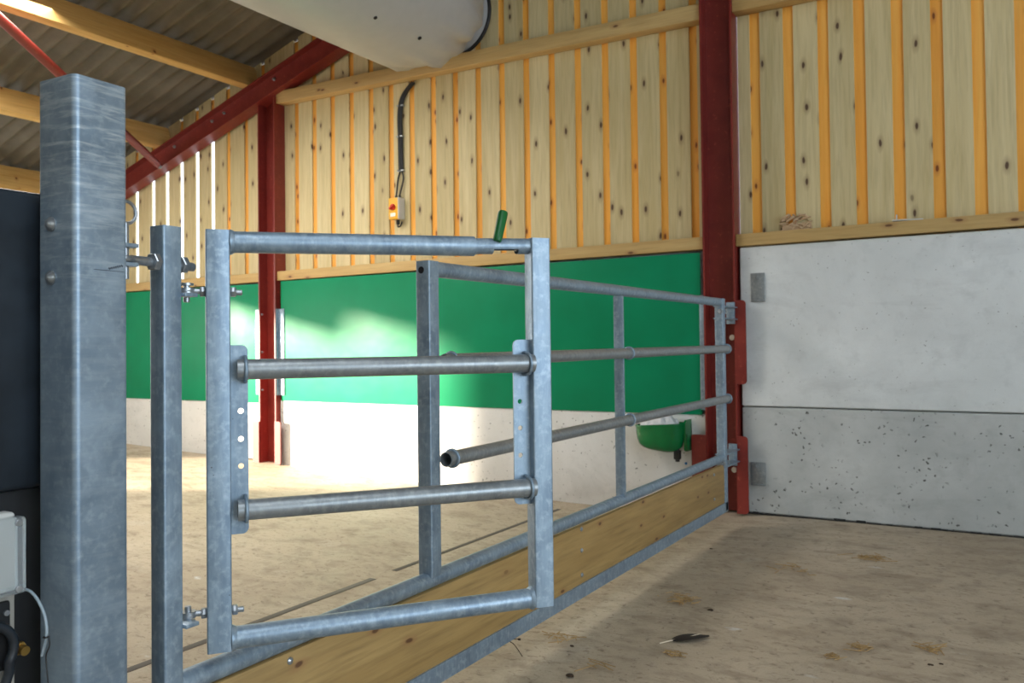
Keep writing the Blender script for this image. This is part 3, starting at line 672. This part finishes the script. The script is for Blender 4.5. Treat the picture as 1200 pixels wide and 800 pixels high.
# weld fillets at the rail ends
for x, s in ((.026, 1), (.728, -1)):
    for z in ((.4705, 1.3285) if s > 0 else (.4745,)):
        b = MB(); b.lathe(WK(x, -.025, z), wv_ * s, [(0, .0285), (.004, .0275), (.010, .0240)], 28); b.link('weld', GALV, wg)
for z in (1.0510, .7490):
    b = MB(); b.pipe(WK(.039, .002, z), WK(.728, .002, z + .001), .0222); rl = b.link('middle_rail', GALV_DULL, wg)
    for xx in (.0565, .7135):
        b = MB(); b.torus(WK(xx, .002, z), wv_, .0250, .0040, 32, 10); b.sweep([WK(xx, .0, z + .025), WK(xx, -.01, z + .027), WK(xx, -.032, z + .027)], .004, 8); b.sweep([WK(xx, .0, z - .025), WK(xx, -.01, z - .027), WK(xx, -.032, z - .027)], .004, 8); b.link('u_bolt', GALV, rl)
def holed_plate(x0, x1, z0, z1, off, holes, rad_side):
    t_ = .006; b = MB(); nseg = 16; rr = .0062; xc = holes[0][0]
    # build as strips round each hole: outline grid per cell
    cells = sorted(z for _, z in holes); bounds = [z0 + .015] + [(a + c) / 2 for a, c in zip(cells, cells[1:])] + [z1 - .015]
    for s_ in (off, off - t_):
        for k, zc in enumerate(cells):
            za, zb = bounds[k], bounds[k + 1]; ring = []; outer = []
            for i in range(nseg):
                a = 2 * math.pi * (i + .5) / nseg; dx_, dz_ = math.cos(a), math.sin(a)
                ring.append(b.bm.verts.new(WK(xc + rr * dx_, s_, zc + rr * dz_)))
                tx = ((x1 - xc) if dx_ > 0 else (x0 - xc)) / dx_ if abs(dx_) > 1e-9 else 1e9; tz = ((zb - zc) if dz_ > 0 else (za - zc)) / dz_ if abs(dz_) > 1e-9 else 1e9; tt = min(tx, tz)
                outer.append((xc + dx_ * tt, zc + dz_ * tt))
            ov = [b.bm.verts.new(WK(x_, s_, z_)) for x_, z_ in outer]
            for i in range(nseg):
                j = (i + 1) % nseg; b.bm.faces.new((ring[i], ring[j], ov[j], ov[i]))
            # corner fillers
            for cx_, cz_ in ((x0, za), (x1, za), (x0, zb), (x1, zb)):
                cand = sorted(range(nseg), key=lambda i: (outer[i][0] - cx_) ** 2 + (outer[i][1] - cz_) ** 2)[:2]
                a1, a2 = cand; cv = b.bm.verts.new(WK(cx_, s_, cz_))
                try: b.bm.faces.new((ov[a1], ov[a2], cv))
                except Exception: pass
    for _, zc in holes:
        A = [b.bm.verts.new(WK(xc + rr * math.cos(2 * math.pi * i / nseg), off, zc + rr * math.sin(2 * math.pi * i / nseg))) for i in range(nseg)]
        Bv = [b.bm.verts.new(WK(xc + rr * math.cos(2 * math.pi * i / nseg), off - t_, zc + rr * math.sin(2 * math.pi * i / nseg))) for i in range(nseg)]
        for i in range(nseg): j = (i + 1) % nseg; b.bm.faces.new((A[i], Bv[i], Bv[j], A[j]))
    for xe in (x0, x1):
        b.bm.faces.new([b.bm.verts.new(WK(xe, q, z)) for q, z in ((off, bounds[0]), (off - t_, bounds[0]), (off - t_, bounds[-1]), (off, bounds[-1]))])
    # rounded ends
    r_ = .014; inn, outx = (x0, x1) if rad_side > 0 else (x1, x0); sx = 1 if rad_side > 0 else -1
    top = [(inn, 0), (outx, 0)] + [(outx - sx * r_ + sx * r_ * math.cos(math.radians(a)), .001 + r_ * math.sin(math.radians(a))) for a in range(0, 91, 15)] + [(inn, .001 + r_)]
    b.prism(top, WK(0, off - t_, bounds[-1]), wv_, UZ, nv, t_)
    b.prism([(x_, -z_) for x_, z_ in top], WK(0, off - t_, bounds[0]), wv_, UZ, nv, t_)
    return b.link('adjuster_plate', GALV, wg, ang=25)
holed_plate(.024, .063, .693, 1.104, -.024, [(.0475, .7490), (.0475, .84), (.0475, .899), (.0475, .96), (.0475, 1.051)], 1)
holed_plate(.686, .731, .706, 1.110, -.024, [(.7025, .7490), (.7025, .826), (.7025, .893), (.7025, .958), (.7025, 1.051)], -1)
# hinge eyes
for z in (1.2205, .532):
    s_ = 1 if z > 1 else -1
    e = WK(-.062, -.025, z); b = MB(); b.torus(e, UZ, .011, .006, 22, 8); b.rod(WK(-.050, -.025, z), WK(.052, -.025, z - .002), .0062, 14, .0015)
    b.lathe(e - UZ * .0065, UZ, [(0, .0165), (.013, .0165), (.013, .007), (0, .007)], 22, closed=True); he = b.link('hinge_eye', ZINC, wg)
    b = MB(); b.rod(e - UZ * .024, e + UZ * .018, .0068, 14, .001); b.rod(e + UZ * (.012 * s_), e + UZ * (.017 * s_), .0145, 18); b.link('hinge_pin', ZINC, he)
    for xx in (-.030, .033):
        b = MB(); b.hexnut(WK(xx, -.025, z - .001), wv_, .0115, .0115); b.link('nut', ZINC, he)

# ------------------------------------------------------------------ feeder cabinet, box and cable in the left corner
t = thing('feeder_cabinet', 'black cabinet behind the thick post at the left edge', 'machine cabinet', (-1.8, .5, 0), None, 'thing')
b = MB(); b.box(-2.2, -1.562, .10, .96, .842, 1.392, .012, 3); b.link('hood', DARKMETAL, t)
b = MB(); b.box(-2.2, -1.578, .10, .96, .02, .842, .006); b.link('body', BLACK, t)
b = MB(); b.box(-1.578, -1.560, .30, .853, .30, .668, .004); cp = b.link('control_panel', PANELGREY, t)
b = MB(); b.box(-1.560, -1.549, .60, .840, .53, .652, .006); b.link('latch_plate', BLACK, cp)
b = MB(); b.rod((-1.549, .831, .632), (-1.545, .831, .632), .005, 14); b.link('screw', ZINC, cp)
b = MB(); pts = []
for i in range(15):
    a = math.radians(95 - 130 * i / 14); pts.append((-1.535, .792 + .045 * math.cos(a), .575 + .045 * math.sin(a)))
pts += [(-1.54, .832, .53), (-1.542, .826, .51)]
b.sweep(pts, .0085, 12); b.link('handle', DARKMETAL, cp)
b = MB(); b.rod((-1.560, .85, .565), (-1.525, .852, .562), .0085, 16); b.hexnut((-1.543, .851, .564), (1, 0, 0), .0125, .01); b.link('brass_fitting', BRASS, t)
t = thing('junction_box', 'clear lidded junction box mounted on the black cabinet', 'junction box', (-1.52, .76, .67), None)
b = MB(); b.box(-1.562, -1.528, .67, .838, .676, .812, .008, 3); b.link('body', GREYPL, t)
b = MB(); b.box(-1.528, -1.500, .666, .842, .672, .806, .007, 3); b.link('lid', CLEAR, t)
for yy, zz in ((.834, .797), (.834, .682)):
    b = MB(); b.rod((-1.502, yy - .008, zz), (-1.496, yy - .008, zz), .0062, 16, .001); b.link('lid_screw', ZINC, t)
b = MB(); b.box(-1.526, -1.512, .69, .80, .70, .765, .004); b.link('terminal_block', GREYPL, t)
b = MB(); b.rod((-1.55, .80, .81), (-1.55, .80, .826), .010, 16, .002); b.link('cable_gland', GREYPL, t)
t = thing('cable', 'thin pale cable looping from the clear box down beside the thick post', 'cable', (-1.5, .85, .6), None)
def at(px, py, X):
    d = r3 * ((px - 600) / F_PX) - u3 * ((py - 400 + 14.448) / F_PX) + f2; s = X / d.x; return Vector((0, 0, CAM_H)) + d * s
def atY(px, py, Y):
    d = r3 * ((px - 600) / F_PX) - u3 * ((py - 400 + 14.448) / F_PX) + f2; s = Y / d.y; return Vector((0, 0, CAM_H)) + d * s
def smooth(pts, n=6):
    out = []
    P = [Vector(p) for p in pts]
    for i in range(len(P) - 1):
        p0, p1, p2, p3 = P[max(i - 1, 0)], P[i], P[i + 1], P[min(i + 2, len(P) - 1)]
        for k in range(n):
            s = k / n; out.append(.5 * ((2 * p1) + (p2 - p0) * s + (2 * p0 - 5 * p1 + 4 * p2 - p3) * s * s + (3 * p1 - p0 - 3 * p2 + p3) * s ** 3))
    out.append(P[-1]); return out
cpts = [atY(*q, Y) for q, Y in (((27, 690), .842), ((36, 693), .842), ((45, 704), .842), ((52, 720), .842), ((54.5, 735), .842), ((54, 748), .842), ((51, 760), .842), ((49, 768), .842))]
b = MB(); b.sweep(smooth(cpts), .0026, 10); b.link('sheath', CABLEW, t)
b = MB(); c = atY(54.3, 746, .842); b.sweep([c + Vector((.004 * math.cos(a), .004 * math.sin(a), 0)) for a in [2 * math.pi * i / 12 for i in range(12)]], .0016, 6, True); b.sweep([c, atY(50, 747, .842)], .001, 6); b.link('tie', BLACK, t)
b = MB(); b.sweep(smooth([atY(*q, .842) for q in ((57, 744), (58, 756), (54, 768), (55, 785), (57, 806))]), .0012, 8); b.link('thin_wire', BLACK, t)

# ------------------------------------------------------------------ isolator switch with conduit
t = thing('isolator_switch', 'small yellow and grey switch box on the boarded wall', 'switch', (-4.38, 5.5, 2.2), None)
b = MB(); b.box(-4.425, -4.330, 5.495, 5.53, 2.145, 2.318, .004); b.link('back_box', GREYPL, t)
b = MB(); b.box(-4.427, -4.328, 5.452, 5.495, 2.143, 2.320, .006, 3); fc = b.link('front_cover', YELLOW, t)
b = MB(); b.box(-4.330, -4.318, 5.450, 5.53, 2.143, 2.320, .003); b.link('side', GREYPL, t)
b = MB(); c = Vector((-4.380, 5.446, 2.243)); b.lathe(c + Vector((0, .006, 0)), (0, -1, 0), [(0, .026), (.010, .025), (.012, 0)], 20); b.obox(c - Vector((0, .014, 0)), (.8, 0, .6), (0, 1, 0), (-.6, 0, .8), .028, .008, .008, .003); b.link('rotary_knob', REDPL, fc)
b = MB(); b.box(-4.405, -4.355, 5.449, 5.453, 2.165, 2.195, .001); b.link('plate', SPOT_PLATE_WHITE, fc)
for dx_ in (-.02, .015):
    b = MB(); b.rod((-4.365 + dx_, 5.505, 2.318), (-4.365 + dx_, 5.505, 2.345), .011, 14); b.link('cable_gland', BLACK, t)
b = MB(); b.rod((-4.37, 5.505, 2.143), (-4.37, 5.505, 2.105), .014, 14); b.sweep(smooth([(-4.37, 5.505, 2.105), (-4.365, 5.50, 2.085), (-4.34, 5.50, 2.092), (-4.325, 5.50, 2.125)]), .006, 8); b.link('lower_gland', BLACK, t)
t = thing('conduit', 'black cable bundle running up the boards from the yellow switch', 'cable', (-4.35, 5.52, 2.4), None)
mid = [atY(*q, 5.515) for q in ((470, 200), (469.5, 180), (469, 160), (468.5, 140), (469.5, 124), (472.5, 113), (478, 104), (484, 97))]
b = MB()
for k, (ox, oz) in enumerate(((-.012, 0), (.012, .0), (0, -.008))):
    b.sweep(smooth([p + Vector((ox, oz, 0)) for p in mid]), .0125, 10)
b.link('cables', BLACK, t)
b = MB()
for ox in (-.02, .015):
    b.sweep(smooth([mid[0] + Vector((ox * .4, 0, 0)), mid[0] + Vector((ox * 1.6, 0, -.07)), Vector((-4.365 + ox, 5.505, 2.345))]), .007, 8)
b.link('cable_tails', BLACK, t)
for i in (0, 2, 4):
    b = MB(); p = mid[i]; b.box(p.x - .032, p.x + .032, 5.50, 5.528, p.z - .007, p.z + .007, .003); b.link('clip', ZINC, t)

# ------------------------------------------------------------------ water bowl with crumpled plastic
t = thing('drinking_bowl', 'green water bowl on the white concrete panel behind the long gate', 'drinking bowl', (-2.02, 5.33, .40), None)
b = MB(); cx, cy = -2.035, 5.325; A_, B_ = .165, .105; n = 40
lev = [(.395, .35), (.398, .55), (.410, .74), (.432, .88), (.465, .955), (.50, .985), (.535, 1.0), (.548, 1.035), (.553, 1.02), (.548, .975), (.50, .945), (.45, .88), (.425, .7), (.418, .35)]
rings = []
for z, s in lev:
    ring = []
    for i in range(n):
        a = 2 * math.pi * i / n; x_ = math.copysign(abs(math.cos(a)) ** .75, math.cos(a)) * A_; y_ = math.copysign(abs(math.sin(a)) ** .85, math.sin(a)) * B_
        tilt = (.022 * ((x_ + A_) / (2 * A_))) * (1 if z > .49 else .0)
        low = -.018 * ((x_ + A_) / (2 * A_)) if z < .45 else 0
        ring.append(b.bm.verts.new((cx + x_ * s, cy + y_ * s, z + tilt + low)))
    rings.append(ring)
for Aq, Bq in zip(rings, rings[1:]):
    for i in range(n): j = (i + 1) % n; b.bm.faces.new((Aq[i], Aq[j], Bq[j], Bq[i]))
b.bm.faces.new(list(reversed(rings[0]))); b.bm.faces.new(rings[-1]); b.link('bowl', BOWL, t, ang=60)
b = MB(); rplate(b, 5.315, 5.44, -.0, .012, .385, .590, .03, -1)
for v in b.bm.verts: v.co = Vector((-1.872 + v.co.y, v.co.x, v.co.z))
b.link('back_plate', BOWL, t)
b = MB(); b.box(-1.935, -1.895, 5.29, 5.33, .335, .395, .004); b.rod((-1.915, 5.31, .32), (-1.915, 5.31, .40), .014, 16); b.link('valve', BLACK, t)
b = MB(); b.box(-1.878, -1.86, 5.425, 5.446, .40, .56, .002); b.link('wall_bracket', BOWL, t)
b = MB(); n1, n2 = 40, 26; rnd = random.Random(3); ph = [rnd.uniform(0, 6) for _ in range(8)]
gv = []
for i in range(n1):
    row = []
    for j in range(n2):
        u_, v_ = i / (n1 - 1) * 2 - 1, j / (n2 - 1) * 2 - 1; rr = max(abs(u_), abs(v_)); kk = rr / max(1e-6, math.hypot(u_, v_)) if rr > 0 else 1
        x_, y_ = u_ * kk, v_ * kk; hgt = .135 * max(0, 1 - (x_ * x_ + y_ * y_)) ** .45
        hgt += .012 * math.sin(x_ * 7 + ph[0] + 2 * math.sin(y_ * 5 + ph[1])) + .008 * math.sin(y_ * 13 + x_ * 6 + ph[2]) + .006 * math.sin(x_ * 19 + ph[3])
        row.append(b.bm.verts.new((cx - .005 + x_ * .140, cy + y_ * .085, .505 + hgt)))
    gv.append(row)
for i in range(n1 - 1):
    for j in range(n2 - 1): b.bm.faces.new((gv[i][j], gv[i + 1][j], gv[i + 1][j + 1], gv[i][j + 1]))
tag(b.link('plastic_bag', BAG, None, (cx, cy, .475), ang=70), 'crumpled white plastic lying in the green water bowl', 'plastic bag')
b = MB(); b.lathe((-1.905, 5.4468, .292), (0, -1, 0), [(0, .009), (.006, .008), (.007, 0)], 16); tag(b.link('wall_plug', BLUE, None, (-1.905, 5.447, .292)), 'tiny blue plug in the white concrete below the green bowl', 'plug')

# ------------------------------------------------------------------ bits left on the timber rail
b = MB(); rnd = random.Random(11); c = Vector((-1.175, 5.515, 1.845))
for k in range(34):
    p = c + Vector((rnd.uniform(-.085, .085), rnd.uniform(-.02, .012), rnd.uniform(-.035, .05))); d = Vector((rnd.uniform(-1, 1), rnd.uniform(-.4, .1), rnd.uniform(-.6, .6))).normalized()
    b.beam(p - d * .028, p + d * .028, .014, rnd.uniform(.005, .012), bev=.002)
b.obox(c + Vector((0, .005, -.03)), (1, 0, .1), (0, 1, 0), (-.1, 0, 1), .09, .018, .03, .012)
tag(b.link('wood_splinter', CHIPW, None, c - Vector((0, 0, .04))), 'torn lump of splintered wood on the timber rail right of the tall column', 'wood scrap')
b = MB(); p0, p1 = atY(1046, 258.5, 5.45), atY(1082, 257, 5.45); b.beam(p0, p1, .045, .008, bev=.002); b.beam(p0 + Vector((.02, .01, 0)), p0 + Vector((.022, .01, .035)), .03, .006, bev=.002)
tag(b.link('sheet_offcut', GREYPL, None, p0), 'thin white offcut lying on the timber rail above the concrete wall', 'offcut')

# ------------------------------------------------------------------ litter on the floor
def atZ(px, py, z=0.0):
    d = r3 * ((px - 600) / F_PX) - u3 * ((py - 400 + 14.448) / F_PX) + f2; s = (z - CAM_H) / d.z; return Vector((0, 0, CAM_H)) + d * s
def straw(px, py, n, spread, label, seed, m=STRAW, ln=.05):
    c = atZ(px, py); rnd = random.Random(seed); b = MB(); zf = max(0, floor_z(c.x, c.y))
    for k in range(n):
        p = c + Vector((rnd.gauss(0, spread), rnd.gauss(0, spread * .8), .003 + rnd.random() * .012)); a = rnd.uniform(0, math.pi); L = ln * rnd.uniform(.4, 1.2)
        d = Vector((math.cos(a), math.sin(a), rnd.uniform(-.1, .1))) * L / 2; bend = Vector((rnd.uniform(-.3, .3), rnd.uniform(-.3, .3), .1)) * L * .3
        pts = [p - d, p + bend * .5, p + d]
        for q in pts: q.z = max(q.z, .002)
        b.sweep(smooth(pts, 3), .0016, 5)
    return tag(b.link('straw_tuft', m, None, (c.x, c.y, 0)), label, 'straw', 'straw tufts on the floor')
straw(797, 704, 46, .035, 'largest straw tuft, on the floor midway along the long gate', 1)
straw(1022, 655, 30, .035, 'straw tuft on the floor in front of the grey concrete wall', 2, ln=.07)
straw(930, 668, 22, .05, 'thin straw tuft between the gate foot and the grey concrete wall', 3)
straw(974, 771, 14, .018, 'small straw tuft right of the feather, left of another tuft', 4)
straw(1008, 760, 16, .016, 'small compact straw tuft right of the feather, near the bottom edge', 5)
straw(1092, 762, 14, .02, 'loose straws on the floor nearest the bottom right corner', 6, ln=.1)
straw(790, 768, 14, .016, 'small straw tuft just below the dark feather', 8)
straw(702, 784, 5, .03, 'few long straws on the floor at bottom, right of the dark lump', 9, ln=.12)
straw(658, 748, 22, .03, 'brownish straw tuft on the floor right of the twig', 12)
# feather
f0, f1 = atZ(776, 754), atZ(831, 747); d = (f1 - f0); L = d.length; d.normalize(); s_ = Vector((-d.y, d.x, 0))
t = thing('feather', 'dark feather with pale quill lying on the floor', 'feather', f0, None)
b = MB(); top = []; bot = []
for i in range(15):
    u_ = i / 14; w_ = .034 * math.sin(math.pi * min(1, u_ ** .8 * .93 + .05)) ** .7; p = f0 + d * (L * (.22 + .78 * u_)) + UZ * (.006 + .006 * math.sin(u_ * math.pi))
    top.append((b.bm.verts.new(p + s_ * w_), b.bm.verts.new(p + UZ * .004), b.bm.verts.new(p - s_ * w_ * .8), b.bm.verts.new(p - UZ * .0015)))
for A4, B4 in zip(top, top[1:]):
    for k in range(4): b.bm.faces.new((A4[k], A4[(k + 1) % 4], B4[(k + 1) % 4], B4[k]))
b.link('vane', FEATH, t)
b = MB(); b.sweep([f0 + UZ * .003 - d * .01, f0 + d * L * .3 + UZ * .010, f0 + d * L * .8 + UZ * .018], [.0022, .0018, .0008], 8); b.link('quill', QUILL, t)
b = MB(); q = [atZ(595, 755), atZ(600, 751), atZ(609, 751), atZ(606, 750)]
b.sweep(smooth([atZ(612, 770) + UZ * .004, atZ(603, 758) + UZ * .008, atZ(596, 752) + UZ * .006, atZ(602, 750.5) + UZ * .006, atZ(610, 750.5) + UZ * .005]), [.0016] * 22 + [.004] * 3, 6)
tag(b.link('twig', DARKDIRT, None, atZ(603, 758)), 'bent dark twig on the floor beside the foot of the gate', 'twig')
def lump(px, py, s, label, seed):
    c = atZ(px, py); b = MB(); bmesh.ops.create_icosphere(b.bm, subdivisions=2, radius=1); rnd = random.Random(seed)
    for v in b.bm.verts:
        k = 1 + .25 * math.sin(v.co.x * 5 + seed) + .2 * rnd.uniform(-1, 1); v.co = c + Vector((v.co.x * s * k, v.co.y * s * .7 * k, max(-.2, v.co.z) * s * .45 + s * .08))
    return tag(b.link('dirt_lump', DARKDIRT, None, c), label, 'dirt lump', 'dark lumps on the floor')
lump(668, 792, .016, 'dark lump of dirt at the bottom edge, nearest the camera', 1)
lump(670, 757, .009, 'small dark lump right of the twig', 2)
lump(833, 669 - 26, .009, 'small dark lump beside the gate foot, nearest the tall column', 3)
lump(1090, 779, .009, 'small dark lump beside the loose straws near the bottom right corner', 4)
lump(1103, 778, .007, 'tiny dark lump right of a similar lump near the bottom right corner', 5)
lump(833, 715, .012, 'brown crumb of dirt above the dark feather', 6)
for o in bpy.data.objects:
    if '_loc' in o: del o['_loc']
